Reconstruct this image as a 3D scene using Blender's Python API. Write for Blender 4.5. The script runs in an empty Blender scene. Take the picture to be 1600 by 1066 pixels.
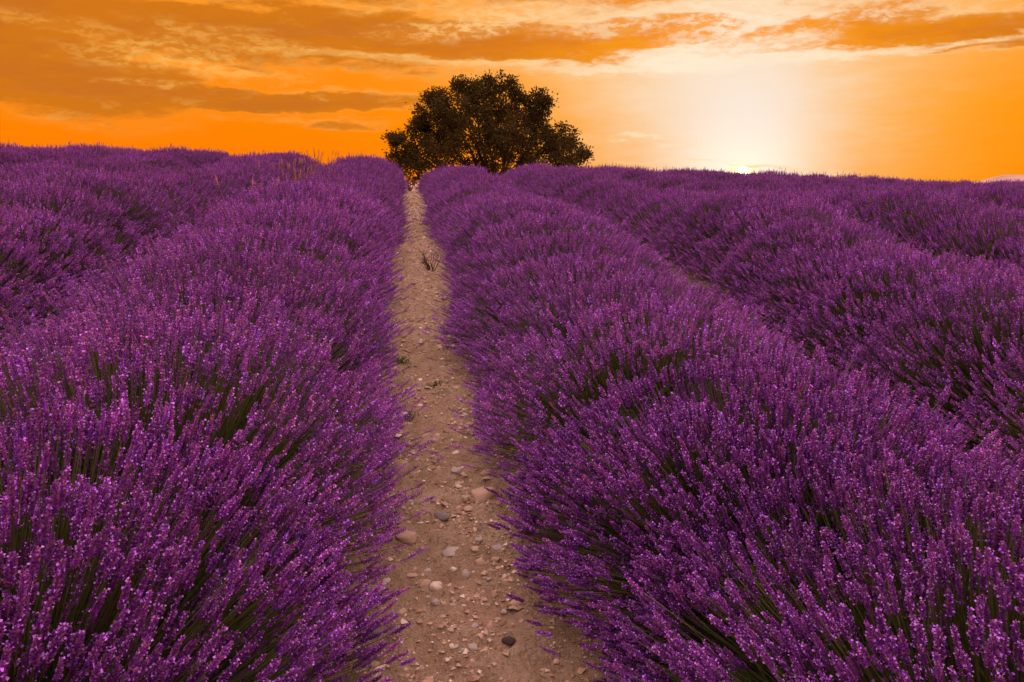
import bpy, math, random
import numpy as np
from math import radians as R, sin, cos, pi
from mathutils import Vector, Matrix, noise as mnoise

rng = np.random.default_rng(7)
random.seed(7)
S = bpy.context.scene
COL = S.collection

# ------------------------------------------------------------------ camera
EYE = Vector((0.0, 0.0, 1.45))
PITCH, YAW, FPX = R(11.67), R(7.58), 1200.0
cam = bpy.data.cameras.new('camera')
cam.lens = 27.0; cam.sensor_width = 36.0
cam.clip_start = 0.05; cam.clip_end = 20000
camo = bpy.data.objects.new('camera', cam); COL.objects.link(camo)
camo.location = EYE
camo.rotation_euler = (pi/2 - PITCH, 0, -YAW)
S.camera = camo
CAMROT = camo.rotation_euler.to_matrix()

def sight(px, py):
    """direction in the place of a spot measured on the 1600 px wide photograph"""
    return (CAMROT @ Vector(((px-800)/FPX, -(py-533)/FPX, -1))).normalized()
def azel(px, py):
    d = sight(px, py)
    return math.degrees(math.atan2(d.x, d.y)), math.degrees(math.asin(d.z))

# ------------------------------------------------------------------ render settings
S.render.engine = 'CYCLES'
S.view_settings.view_transform = 'Standard'
S.view_settings.look = 'None'
S.view_settings.exposure = 0.0
S.view_settings.gamma = 1.0
S.view_settings.use_curve_mapping = False
cy = S.cycles
cy.use_denoising = True
cy.max_bounces = 6; cy.diffuse_bounces = 4; cy.glossy_bounces = 2
cy.transmission_bounces = 3; cy.transparent_max_bounces = 8
cy.use_adaptive_sampling = True; cy.adaptive_threshold = 0.01

# ------------------------------------------------------------------ world
SUN_AZ, SUN_EL = azel(1160, 272)
world = bpy.data.worlds.new('World'); S.world = world
world.use_nodes = True
wt = world.node_tree; wt.nodes.clear()

class G:
    """tiny shader-graph writer"""
    def __init__(s, t): s.t = t
    def n(s, typ, **kw):
        nd = s.t.nodes.new(typ)
        for k, v in kw.items(): setattr(nd, k, v)
        return nd
    def put(s, sock, v):
        if isinstance(v, bpy.types.NodeSocket): s.t.links.new(v, sock)
        elif v is not None:
            if sock.type == 'RGBA' and len(v) == 3: v = (*v, 1)
            sock.default_value = v
    def m(s, op, a, b=None, c=None, clamp=False):
        nd = s.n('ShaderNodeMath', operation=op, use_clamp=clamp)
        for i, v in enumerate((a, b, c)):
            if v is not None: s.put(nd.inputs[i], v)
        return nd.outputs[0]
    def vm(s, op, a, b=None):
        nd = s.n('ShaderNodeVectorMath', operation=op)
        s.put(nd.inputs[0], a)
        if b is not None: s.put(nd.inputs[1], b)
        return nd
    def mix(s, f, a, b, mode='MIX'):
        nd = s.n('ShaderNodeMix', data_type='RGBA', blend_type=mode)
        s.put(nd.inputs[0], f); s.put(nd.inputs[6], a); s.put(nd.inputs[7], b)
        return nd.outputs[2]
    def ss(s, v, a, b, lo=0.0, hi=1.0):
        nd = s.n('ShaderNodeMapRange', interpolation_type='SMOOTHSTEP')
        for i, q in enumerate((v, a, b, lo, hi)): s.put(nd.inputs[i], q)
        return nd.outputs[0]
    def noise(s, vec, scale, detail=4, rough=0.55, dist=0.0, lac=2.0):
        nd = s.n('ShaderNodeTexNoise')
        if vec is not None: s.put(nd.inputs['Vector'], vec)
        nd.inputs['Scale'].default_value = scale; nd.inputs['Detail'].default_value = detail
        nd.inputs['Roughness'].default_value = rough; nd.inputs['Distortion'].default_value = dist
        nd.inputs['Lacunarity'].default_value = lac
        return nd
    def ramp(s, f, stops, interp='LINEAR'):
        nd = s.n('ShaderNodeValToRGB'); cr = nd.color_ramp; cr.interpolation = interp
        while len(cr.elements) < len(stops): cr.elements.new(0.5)
        for e, (p, c) in zip(cr.elements, stops):
            e.position = p; e.color = (*c, 1) if len(c) == 3 else c
        s.put(nd.inputs[0], f)
        return nd.outputs[0]

def build_sky():
    g = G(wt)
    d = g.vm('NORMALIZE', g.n('ShaderNodeTexCoord').outputs['Generated']).outputs[0]
    sp = g.n('ShaderNodeSeparateXYZ'); g.put(sp.inputs[0], d)
    az = g.m('MULTIPLY', g.m('ARCTAN2', sp.outputs[0], sp.outputs[1]), 180/pi)
    el = g.m('MULTIPLY', g.m('ARCSINE', sp.outputs[2]), 180/pi)
    # long flat noise space for layered cloud
    fl = g.vm('MULTIPLY', d, (1, 1, 4.2)).outputs[0]
    w1 = g.noise(fl, 5.0, 4, 0.55)
    w2 = g.noise(fl, 26.0, 4, 0.6)
    s1 = g.n('ShaderNodeSeparateColor'); g.put(s1.inputs[0], w1.outputs['Color'])
    s2 = g.n('ShaderNodeSeparateColor'); g.put(s2.inputs[0], w2.outputs['Color'])
    def warp(base, ch, k1, k2):
        a = g.m('MULTIPLY', g.m('SUBTRACT', s1.outputs[ch], 0.5), k1)
        b = g.m('MULTIPLY', g.m('SUBTRACT', s2.outputs[ch], 0.5), k2)
        return g.m('ADD', base, g.m('ADD', a, b))
    cu = g.n('ShaderNodeCombineXYZ')
    g.put(cu.inputs[0], warp(az, 0, 9.0, 3.0)); g.put(cu.inputs[1], warp(el, 1, 2.6, 1.0))
    uv = cu.outputs[0]
    def blob(px, py, rx, ry, rot=0.0, soft=0.25):
        """soft ellipse given by photograph measures; 1 inside, 0 outside"""
        a0, e0 = azel(px, py)
        mp = g.n('ShaderNodeMapping', vector_type='TEXTURE')
        g.put(mp.inputs['Vector'], uv)
        mp.inputs['Location'].default_value = (a0, e0, 0)
        mp.inputs['Rotation'].default_value = (0, 0, R(rot))
        mp.inputs['Scale'].default_value = (rx/19.5, ry/19.5, 1)
        ln = g.vm('LENGTH', mp.outputs[0]).outputs['Value']
        return g.ss(ln, 1.45, soft)
    # thick cloud bodies (px, py, half width, half height, tilt, weight)
    thick = [(40, 95, 210, 62, -12, .95), (240, 140, 230, 17, -5, .8), (470, 165, 190, 13, 2, .95),
             (20, 30, 150, 50, 0, .55), (180, 30, 260, 34, -8, .9), (420, 55, 270, 30, -9, .8), (640, 55, 260, 28, -6, .95),
             (780, 72, 290, 25, 1, .95), (980, 60, 150, 26, 4, .85), (360, 88, 90, 14, -10, .5), (900, 20, 120, 14, 0, .35),
             (1290, 42, 180, 26, 6, .75), (1450, 48, 190, 22, 2, .85), (1600, 50, 140, 17, 2, .9),
             (1240, 14, 90, 14, 0, .4), (530, 200, 60, 9, 0, .5), (120, 128, 140, 26, -6, .8),
             (700, -30, 900, 45, 0, .55), (1420, -10, 260, 20, 0, .35)]
    acc = None
    for *q, wgt in thick:
        t = g.m('MULTIPLY', blob(*q), wgt)
        acc = t if acc is None else g.m('MAXIMUM', acc, t)
    # cloud field outside what is listed above: same kind of layer, thinner
    gen = g.noise(g.vm('MULTIPLY', d, (1, 1, 3.0)).outputs[0], 3.2, 5, 0.55)
    up = g.ss(el, 12.5, 19.0)
    gen_d = g.m('MULTIPLY', g.ss(gen.outputs[0], 0.42, 0.66), up)
    acc = g.m('MAXIMUM', acc, g.m('MULTIPLY', gen_d, 0.9))
    fine = g.noise(g.vm('MULTIPLY', d, (1, 1, 3.2)).outputs[0], 34.0, 7, 0.62, 0.3)
    mid = g.noise(g.vm('MULTIPLY', d, (1, 1, 5.0)).outputs[0], 11.0, 6, 0.6)
    rough = g.m('ADD', g.m('MULTIPLY', g.m('SUBTRACT', fine.outputs[0], 0.5), 1.0),
                g.m('MULTIPLY', g.m('SUBTRACT', mid.outputs[0], 0.5), 1.1))
    hi = g.ss(el, 1.5, 7.5)
    dens = g.m('ADD', g.m('MULTIPLY', acc, 1.0), g.m('MULTIPLY', rough, g.m('MULTIPLY', g.m('ADD', 0.25, g.m('MULTIPLY', hi, 0.5)), g.ss(acc, 0.0, .35, .04, 1.0))))
    # thin bright veils between the thick bodies
    veil = [(230, 82, 120, 30, 0, .8), (330, 100, 110, 18, -8, .6), (560, 95, 160, 12, -4, .7), (740, 100, 330, 9, -2, .7),
            (760, 45, 110, 16, 5, .8), (870, 22, 130, 20, 0, .7), (930, 40, 120, 16, 0, .7), (1090, 30, 90, 40, 0, .8),
            (1020, 95, 240, 16, 2, .95), (1150, 75, 180, 22, 0, .95), (1400, 76, 260, 9, 2, .75), (1380, 18, 200, 16, 0, .6),
            (1560, 25, 120, 14, 0, .45), (330, 10, 90, 8, 0, .4), (540, 148, 90, 6, 0, .35), (220, 128, 60, 6, 10, .35),
            (985, 208, 42, 3, -2, .9), (1045, 222, 36, 4, -4, .7), (1080, 252, 70, 3, -3, .8), (1235, 262, 55, 3, -2, .9),
            (60, 20, 120, 10, 0, .3), (460, 190, 120, 6, 0, .25)]
    vacc = None
    for *q, wgt in veil:
        t = g.m('MULTIPLY', blob(*q, 0.2), wgt)
        vacc = t if vacc is None else g.m('MAXIMUM', vacc, t)
    gv = g.m('MULTIPLY', g.m('MULTIPLY', g.ss(gen.outputs[0], 0.34, 0.5), up), 0.4)
    vacc = g.m('MAXIMUM', vacc, gv)
    mott = g.ss(g.m('ADD', fine.outputs[0], g.m('MULTIPLY', g.m('SUBTRACT', mid.outputs[0], .5), .5)), 0.42, 0.58)
    vac = g.m('MULTIPLY', vacc, g.m('ADD', 0.22, g.m('MULTIPLY', mott, 0.85)), clamp=True)
    # clear air colour: angular distance from the sun, stretched upwards
    du = g.m('SUBTRACT', az, SUN_AZ); dv = g.m('SUBTRACT', el, SUN_EL)
    def gauss(a, b, c0=0.0, a0=0.0, u=None):
        x = g.m('DIVIDE', g.m('SUBTRACT', u or du, a0), a); y = g.m('DIVIDE', g.m('SUBTRACT', dv, c0), b)
        return g.m('EXPONENT', g.m('MULTIPLY', -1.0, g.m('ADD', g.m('MULTIPLY', x, x), g.m('MULTIPLY', y, y))))
    duw = g.m('SUBTRACT', warp(az, 0, 5.0, 4.0), SUN_AZ)
    core = gauss(3.9, 5.4, 2.2); halo = gauss(10.0, 5.5, 7.4, -2.6, duw); shelf = gauss(19.0, 3.0, 9.6, 1.0, duw); wide = gauss(18.0, 16.0, 5.0)
    inner = gauss(8.2, 7.5, 5.5, -1.2, duw)
    streak = g.m('ADD', .82, g.m('MULTIPLY', g.noise(g.vm('MULTIPLY', d, (1, 1, 9.0)).outputs[0], 7.0, 5, .6).outputs[0], .36))
    low = g.ramp(g.m('DIVIDE', el, 16.0, clamp=True),
                 [(0.0, (1.0, .20, .001)), (.25, (1.0, .235, .001)), (.6, (1.0, .27, .003)), (1.0, (.95, .30, .01))])
    air = g.mix(g.m('MULTIPLY', g.m('MULTIPLY', wide, streak), 0.92, clamp=True), low, (1.0, .43, .002))
    air = g.mix(g.m('MULTIPLY', g.m('MULTIPLY', shelf, streak), 0.62, clamp=True), air, (1.0, .50, .17))
    air = g.mix(g.m('MULTIPLY', g.m('MULTIPLY', halo, streak), 0.85, clamp=True), air, (1.0, .58, .20))
    air = g.mix(g.m('MULTIPLY', g.m('MULTIPLY', inner, streak), 0.95, clamp=True), air, (.97, .76, .57))
    air = g.mix(g.m('MULTIPLY', core, .95, clamp=True), air, (.97, .83, .72))
    glow = gauss(.9, .55, 0.0)
    air = g.mix(g.m('MULTIPLY', gauss(3.6, 2.2, .4), .8), air, (1.25, 1.0, .78))
    air = g.mix(g.m('MULTIPLY', glow, .8), air, (1.8, 1.15, .35))
    # above and behind: the dusk dome
    nis = g.n('ShaderNodeTexSky', sky_type='NISHITA', sun_disc=False)
    nis.sun_elevation = R(max(SUN_EL, 0.5)); nis.sun_rotation = R(SUN_AZ)
    dome = g.mix(1.0, g.mix(g.ss(el, 8.0, 60.0), DOME_LOW, DOME), g.mix(1.0, nis.outputs[0], (DOME_NIS,)*3, 'MULTIPLY'), 'ADD')
    back = g.ss(g.m('ABSOLUTE', du), 60.0, 130.0)
    updome = g.ss(el, 15.0, 42.0)
    f = g.m('MAXIMUM', g.m('MULTIPLY', back, 0.9), updome)
    air = g.mix(f, air, dome)
    # cloud colours: warm in front, dusky mauve overhead and behind
    nearsun = g.m('ADD', g.m('MULTIPLY', halo, .45), g.m('MULTIPLY', wide, .65), clamp=True)
    body = g.mix(nearsun, (.66, .185, .010), (1.0, .335, .012))
    body = g.mix(f, body, g.mix(g.ss(el, 8.0, 60.0), (.50, .28, .28), (1.6, 1.05, 1.05)))
    thinc = g.mix(nearsun, (1.0, .50, .10), (1.0, .84, .62))
    thinc = g.mix(f, thinc, g.mix(g.ss(el, 8.0, 60.0), (.75, .45, .42), (2.3, 1.6, 1.6)))
    c = g.mix(g.m('MULTIPLY', vac, 0.92), air, thinc)
    rim = g.m('MULTIPLY', g.ss(dens, 0.06, 0.40), g.m('ADD', .10, g.m('MULTIPLY', nearsun, .5)))
    c = g.mix(rim, c, thinc)
    c = g.mix(g.ss(dens, 0.28, 0.58), c, body)
    holes = g.m('MULTIPLY', g.ss(g.m('ADD', fine.outputs[0], g.m('MULTIPLY', g.m('SUBTRACT', mid.outputs[0], .5), .6)), .52, .70), g.m('MULTIPLY', g.ss(dens, 1.15, .55), g.ss(dens, .25, .42)))
    c = g.mix(g.m('MULTIPLY', holes, g.m('ADD', .30, g.m('MULTIPLY', nearsun, .25))), c, thinc)
    deep = g.ss(g.m('ADD', dens, g.m('MULTIPLY', g.m('SUBTRACT', mid.outputs[0], .5), 1.2)), 0.6, 1.15)
    c = g.mix(g.m('MULTIPLY', deep, 0.6), c, g.mix(f, g.mix(nearsun, (.56, .150, .018), (.86, .22, .008)), (.8, .5, .55)))
    torn = [(240, 80, 110, 22, 0, .6), (350, 60, 110, 12, -8, .45), (760, 42, 130, 18, 4, .9), (880, 22, 120, 14, 0, .7),
            (960, 48, 90, 12, 4, .6), (1110, 34, 80, 26, 0, .85), (1215, 60, 60, 14, 0, .6), (1370, 16, 150, 10, 0, .7), (60, 30, 110, 10, -4, .35),
            (700, 12, 200, 8, 0, .45), (1500, 20, 90, 8, 0, .5), (215, 128, 50, 6, 0, .5)]
    tacc = None
    for *q, wgt in torn:
        t = g.m('MULTIPLY', blob(*q, 0.3), wgt)
        tacc = t if tacc is None else g.m('MAXIMUM', tacc, t)
    scr = g.noise(g.vm('MULTIPLY', d, (1, 1, 2.6)).outputs[0], 62.0, 6, .65, .4)
    tm = g.ss(g.m('ADD', g.m('MULTIPLY', scr.outputs[0], .6), g.m('MULTIPLY', fine.outputs[0], .4)), .45, .58)
    c = g.mix(g.m('MULTIPLY', tacc, g.m('ADD', .15, g.m('MULTIPLY', tm, .85))), c, thinc)
    lac = None
    for *q, wgt in [(960, 101, 230, 5, 0, 1.0), (1080, 92, 90, 10, -4, .9), (1430, 77, 230, 4, 3, 1.0), (600, 97, 170, 5, -3, .8), (1180, 72, 90, 10, 0, .9),
                    (985, 208, 34, 2.2, -2, .9), (1045, 223, 34, 3, -4, .8), (1000, 247, 60, 1.6, -3, .6), (1240, 262, 50, 2.2, -2, .9)]:
        t = g.m('MULTIPLY', blob(*q, 0.35), wgt)
        lac = t if lac is None else g.m('MAXIMUM', lac, t)
    c = g.mix(g.m('MULTIPLY', lac, g.m('ADD', .55, g.m('MULTIPLY', tm, .4))), c, thinc)
    # the sun's own disc, low behind the lavender
    dist = g.m('SQRT', g.m('ADD', g.m('MULTIPLY', du, du), g.m('MULTIPLY', dv, dv)))
    disc = g.ss(dist, 0.60, 0.30)
    c = g.mix(disc, c, (6.0, 4.2, 2.0))
    # ground side of the dome
    c = g.mix(g.ss(el, -0.5, -3.0), c, (.10, .06, .05))
    bg = g.n('ShaderNodeBackground'); g.put(bg.inputs[0], c); bg.inputs[1].default_value = 1.0
    out = g.n('ShaderNodeOutputWorld'); wt.links.new(bg.outputs[0], out.inputs[0])
DOME = (2.55, 1.78, 1.90)
DOME_LOW = (.56, .34, .38)
DOME_NIS = 0.05
build_sky()
world.cycles.sampling_method = 'MANUAL'; world.cycles.sample_map_resolution = 1024

sun = bpy.data.lights.new('sun', 'SUN'); sun.energy = 2.5; sun.angle = R(0.55); sun.color = (1.0, .50, .18)
suno = bpy.data.objects.new('sun', sun); COL.objects.link(suno)
sd = Vector((sin(R(SUN_AZ))*cos(R(SUN_EL)), cos(R(SUN_AZ))*cos(R(SUN_EL)), sin(R(SUN_EL))))
suno.rotation_euler = sd.to_track_quat('Z', 'Y').to_euler()

# ------------------------------------------------------------------ terrain function
_ky = np.array([-30, -6, 0, 2.5, 5, 7.3, 8.6, 10.4, 12, 14, 16, 20, 22, 25, 32, 45, 80, 200, 1000, 9000.])
_kz = np.array([-1.2, -.3, 0, .13, .37, .65, .675, .645, .72, .91, 1.05, 1.21, 1.23, 1.10, .45, -.8, -2.2, -4, -6, -6.])
_gy = np.concatenate([np.arange(-30, 60, .1), np.arange(60, 9000, 20)])
_gz = np.interp(_gy, _ky, _kz)
_k = np.hanning(19); _k /= _k.sum()
_n = int((60+30)/.1)
_gz[9:_n-9] = np.convolve(_gz[:_n], _k, 'valid')
def sstep(x, a, b):
    t = np.clip((x-a)/(b-a), 0, 1); return t*t*(3-2*t)
def terrain(x, y):
    x = np.asarray(x, float); y = np.asarray(y, float)
    z = np.interp(y, _gy, _gz)
    xt = np.where(x < 0, 40*np.tanh(x/40), 40*np.tanh(x/40))
    z = z - 0.032*xt*sstep(y, 2, 15)
    z = z - 0.05*np.clip(x-.5, 0, 4)*(1-sstep(y, 4, 9))
    z = z + 0.05*np.sin(x*.45+1.0)*np.sin(y*.5+.6)*sstep(y, 1, 6)*np.exp(-np.maximum(y-40, 0)/30)
    return z

def ground_at(px, py):
    """where a line of sight first meets the ground"""
    d = sight(px, py); t = 0.5
    while t < 60:
        p = EYE + d*t
        if p.z <= float(terrain(p.x, p.y)): break
        t += 0.01
    return Vector((p.x, p.y, float(terrain(p.x, p.y)))), t

# ------------------------------------------------------------------ object helpers
def tag(o, label=None, cat=None, group=None, kind=None):
    if label: o['label'] = label
    if cat: o['category'] = cat
    if group: o['group'] = group
    if kind: o['kind'] = kind
    return o
def link(name, data, parent=None, loc=None):
    o = bpy.data.objects.new(name, data); COL.objects.link(o)
    if parent: o.parent = parent
    if loc is not None: o.location = loc
    return o
def npmesh(name, V, F, mats, C=None, midx=None, smooth=False):
    """V (n,3), F (m,3) or (m,4), C per vertex colour"""
    me = bpy.data.meshes.new(name)
    V = np.asarray(V, np.float32); F = np.asarray(F, np.int32)
    me.vertices.add(len(V)); me.vertices.foreach_set('co', V.ravel())
    me.loops.add(F.size); me.loops.foreach_set('vertex_index', F.ravel())
    me.polygons.add(len(F))
    me.polygons.foreach_set('loop_start', np.arange(0, F.size, F.shape[1], dtype=np.int32))
    if midx is not None: me.polygons.foreach_set('material_index', np.asarray(midx, np.int32))
    me.polygons.foreach_set('use_smooth', np.full(len(F), smooth))
    if C is not None:
        a = me.color_attributes.new('Col', 'FLOAT_COLOR', 'POINT')
        c4 = np.ones((len(V), 4), np.float32); c4[:, :3] = C
        a.data.foreach_set('color', c4.ravel())
    for m in (mats if isinstance(mats, (list, tuple)) else [mats]): me.materials.append(m)
    me.update(calc_edges=True); me.validate()
    return me

class Bag:
    """collects pieces (verts, tris, colours) and becomes one mesh"""
    def __init__(s): s.V = []; s.F = []; s.C = []; s.n = 0
    def add(s, V, F, C):
        V = np.asarray(V, float); C = np.asarray(C, float)
        if C.ndim == 1: C = np.tile(C, (len(V), 1))
        s.V.append(V); s.F.append(np.asarray(F, int)+s.n); s.C.append(C); s.n += len(V)
    def arr(s): return np.concatenate(s.V), np.concatenate(s.F), np.concatenate(s.C)

def frames(D, roll):
    """orthonormal frames (n,3,3) whose third column is D"""
    D = D/np.linalg.norm(D, axis=1, keepdims=True)
    ref = np.where(np.abs(D[:, 2:3]) < .95, np.array([[0, 0, 1.]]), np.array([[1., 0, 0]]))
    X = np.cross(ref, D); X /= np.linalg.norm(X, axis=1, keepdims=True)
    Y = np.cross(D, X)
    c, s_ = np.cos(roll)[:, None], np.sin(roll)[:, None]
    X2 = X*c+Y*s_; Y2 = -X*s_+Y*c
    return np.stack([X2, Y2, D], axis=2)

def scatter(temps, which, P, M, scale, tint):
    """lay copies of template pieces: returns V,F,C joined"""
    VV, FF, CC, off = [], [], [], 0
    for k, (tv, tf, tc) in enumerate(temps):
        idx = np.nonzero(which == k)[0]
        if not len(idx): continue
        v = np.einsum('nij,vj->nvi', M[idx], tv)*scale[idx][:, None, None]+P[idx][:, None, :]
        f = tf[None]+(np.arange(len(idx))*len(tv))[:, None, None]+off
        c = tc[None]*tint[idx][:, None, :]
        VV.append(v.reshape(-1, 3)); FF.append(f.reshape(-1, 3)); CC.append(c.reshape(-1, 3)); off += len(idx)*len(tv)
    return np.concatenate(VV), np.concatenate(FF), np.concatenate(CC)

# ------------------------------------------------------------------ materials
def new_mat(name):
    m = bpy.data.materials.new(name); m.use_nodes = True; m.node_tree.nodes.clear()
    g = G(m.node_tree); out = g.n('ShaderNodeOutputMaterial'); return m, g, out
def leafy_mat(name, rough=.6, trans=.3, gain=(1, 1, 1), var=.25, spec=.25):
    m, g, out = new_mat(name)
    at = g.n('ShaderNodeAttribute', attribute_name='Col')
    oi = g.n('ShaderNodeObjectInfo')
    k = g.m('ADD', 1-var/2, g.m('MULTIPLY', oi.outputs['Random'], var))
    cr = g.n('ShaderNodeCombineColor')
    for i in range(3): g.put(cr.inputs[i], g.m('MULTIPLY', k, gain[i]))
    c = g.mix(1.0, at.outputs['Color'], cr.outputs[0], 'MULTIPLY')
    b = g.n('ShaderNodeBsdfPrincipled'); g.put(b.inputs['Base Color'], c)
    b.inputs['Roughness'].default_value = rough; b.inputs['Specular IOR Level'].default_value = spec
    tr = g.n('ShaderNodeBsdfTranslucent'); g.put(tr.inputs[0], c)
    mx = g.n('ShaderNodeMixShader'); mx.inputs[0].default_value = trans
    m.node_tree.links.new(b.outputs[0], mx.inputs[1]); m.node_tree.links.new(tr.outputs[0], mx.inputs[2])
    m.node_tree.links.new(mx.outputs[0], out.inputs[0])
    return m
M_FLOWER = leafy_mat('lavender_flower', .55, .25, var=.28, spec=.35)
M_STEM = leafy_mat('lavender_stem', .6, .25)
M_LEAF = leafy_mat('oak_leaf', .7, .4, var=0, spec=.1)
M_DRY = leafy_mat('dry_stalk', .7, .3)

def soil_mat():
    m, g, out = new_mat('stony_soil')
    co = g.n('ShaderNodeTexCoord').outputs['Object']
    n1 = g.noise(co, 1.3, 5, .6); n2 = g.noise(co, 9, 6, .65); n3 = g.noise(co, 60, 5, .65); n4 = g.noise(co, 240, 3, .6)
    c = g.ramp(n2.outputs[0], [(.28, (.30, .195, .108)), (.5, (.54, .370, .215)), (.72, (.70, .52, .33))])
    c = g.mix(g.ss(n1.outputs[0], .4, .65, 0, .55), c, (.44, .27, .155))
    c = g.mix(g.ss(n3.outputs[0], .52, .7, 0, .65), c, (.66, .49, .34))
    c = g.mix(g.ss(n3.outputs[0], .46, .33, 0, .6), c, (.20, .105, .062))
    c = g.mix(g.ss(n4.outputs[0], .58, .72, 0, .5), c, (.68, .54, .40))
    # small grit cells
    vo = g.n('ShaderNodeTexVoronoi', feature='F1'); g.put(vo.inputs['Vector'], co); vo.inputs['Scale'].default_value = 75
    sc = g.n('ShaderNodeSeparateColor'); g.put(sc.inputs[0], vo.outputs['Color'])
    grit = g.m('MULTIPLY', g.ss(vo.outputs['Distance'], .42, .25), g.ss(sc.outputs[0], .78, .82))
    c = g.mix(g.m('MULTIPLY', grit, .7), c, g.mix(sc.outputs[1], (.70, .56, .42), (.38, .32, .28)))
    b = g.n('ShaderNodeBsdfPrincipled'); g.put(b.inputs['Base Color'], c)
    b.inputs['Roughness'].default_value = .95; b.inputs['Specular IOR Level'].default_value = .15
    h = g.m('ADD', g.m('MULTIPLY', n2.outputs[0], .5), g.m('ADD', g.m('MULTIPLY', n3.outputs[0], .35),
            g.m('ADD', g.m('MULTIPLY', n4.outputs[0], .10), g.m('MULTIPLY', grit, .12))))
    bp = g.n('ShaderNodeBump'); bp.inputs['Strength'].default_value = 1.0; bp.inputs['Distance'].default_value = .09
    g.put(bp.inputs['Height'], h); g.put(b.inputs['Normal'], bp.outputs[0])
    m.node_tree.links.new(b.outputs[0], out.inputs[0]); return m
M_SOIL = soil_mat()

def stone_mat():
    m, g, out = new_mat('limestone')
    co = g.n('ShaderNodeTexCoord').outputs['Object']
    at = g.n('ShaderNodeAttribute', attribute_name='Col')
    n1 = g.noise(co, 30, 6, .65); n2 = g.noise(co, 160, 4, .6)
    c = g.mix(g.ss(n1.outputs[0], .4, .65, 0, .55), at.outputs['Color'], g.mix(1, at.outputs['Color'], (.60, .48, .38), 'MULTIPLY'))
    c = g.mix(g.ss(n2.outputs[0], .5, .7, 0, .4), c, g.mix(1, at.outputs['Color'], (1.35, 1.25, 1.15), 'MULTIPLY'))
    b = g.n('ShaderNodeBsdfPrincipled'); g.put(b.inputs['Base Color'], c); b.inputs['Roughness'].default_value = .85
    bp = g.n('ShaderNodeBump'); bp.inputs['Strength'].default_value = .5; bp.inputs['Distance'].default_value = .006
    g.put(bp.inputs['Height'], g.m('ADD', n1.outputs[0], g.m('MULTIPLY', n2.outputs[0], .4))); g.put(b.inputs['Normal'], bp.outputs[0])
    m.node_tree.links.new(b.outputs[0], out.inputs[0]); return m
M_STONE = stone_mat()

def bark_mat():
    m, g, out = new_mat('bark')
    co = g.n('ShaderNodeTexCoord').outputs['Object']
    n1 = g.noise(g.vm('MULTIPLY', co, (1, 1, .25)).outputs[0], 14, 5, .6)
    c = g.ramp(n1.outputs[0], [(.3, (.035, .022, .014)), (.7, (.11, .075, .05))])
    b = g.n('ShaderNodeBsdfPrincipled'); g.put(b.inputs['Base Color'], c); b.inputs['Roughness'].default_value = .9
    bp = g.n('ShaderNodeBump'); bp.inputs['Distance'].default_value = .03; g.put(bp.inputs['Height'], n1.outputs[0]); g.put(b.inputs['Normal'], bp.outputs[0])
    m.node_tree.links.new(b.outputs[0], out.inputs[0]); return m
M_BARK = bark_mat()

def hill_mat():
    m, g, out = new_mat('far_hill')
    co = g.n('ShaderNodeTexCoord').outputs['Object']
    n1 = g.noise(co, .006, 5, .6)
    c = g.ramp(n1.outputs[0], [(.35, (.36, .22, .18)), (.65, (.52, .33, .25))])  # pale pinkish tones: distance haze painted into the hill colour
    b = g.n('ShaderNodeBsdfPrincipled'); g.put(b.inputs['Base Color'], c); b.inputs['Roughness'].default_value = 1
    m.node_tree.links.new(b.outputs[0], out.inputs[0]); return m
M_HILL = hill_mat()

# ------------------------------------------------------------------ ground
PATH_X = 0.17            # the walked strip between the two nearest rows
PITCH_ROW = 2.2
def grid_mesh(name, xs, ys, zf, mat):
    X, Y = np.meshgrid(xs, ys); Z = zf(X, Y)
    V = np.stack([X, Y, Z], -1).reshape(-1, 3)
    nx, ny = len(xs), len(ys)
    i = (np.arange(ny-1)[:, None]*nx+np.arange(nx-1)[None]).ravel()
    return npmesh(name, V, np.stack([i, i+1, i+1+nx, i+nx], 1), mat, smooth=True)

def lump(X, Y):
    """clods, footprints and ridges of the walked soil"""
    out = np.zeros(X.shape)
    fx, fy = X.ravel(), Y.ravel(); o = np.empty(len(fx))
    for i in range(len(fx)):
        x, y = fx[i], fy[i]
        a = mnoise.noise(Vector((x*2.3, y*3.0, 3.1)))
        b = mnoise.noise(Vector((x*7, y*11, 7.7)))
        c = mnoise.noise(Vector((x*22, y*30, 1.7)))
        e = mnoise.noise(Vector((x*52, y*60, 5.2)))
        o[i] = .026*a + .034*b*(1 if b > 0 else .6) + .022*max(c, -.1)*1.4 + .010*e
    return o.reshape(X.shape)
gx = np.concatenate([-np.geomspace(7000, 30, 18), np.arange(-28, 28.1, .5), np.geomspace(30, 7000, 18)])
gyy = np.concatenate([[-6000, -600, -100, -30], np.arange(-20, 50.1, .5), np.geomspace(55, 8500, 26)])
def ground_z(X, Y):
    inside = (np.abs(X-PATH_X) < .75) & (Y > .3) & (Y < 24.2)
    return terrain(X, Y) - .06*inside
tag(link('ground', grid_mesh('ground', gx, gyy, ground_z, M_SOIL)), kind='structure')
px_ = np.concatenate([np.arange(-.72, 1.081, .02)])
py_ = [0.45]
while py_[-1] < 24: py_.append(py_[-1]+max(.014, .0052*py_[-1]))
def path_z(X, Y):
    edge = sstep(np.abs(X-.18), .90, .66)
    edge = 1-sstep(np.abs(X-.18), .66, .90)
    return terrain(X, Y)+(lump(X, Y)+.012)*edge + .02*sstep(np.abs(X-.18), .25, .7)*edge - .03*(1-edge)
tag(link('path', grid_mesh('path', px_, np.array(py_), path_z, M_SOIL)), kind='structure')

def soil_z(x, y):
    return float(path_z(np.array([[x]]), np.array([[y]]))[0, 0]) if (abs(x-.18) < .9 and .45 < y < 24) else float(terrain(x, y))

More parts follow.
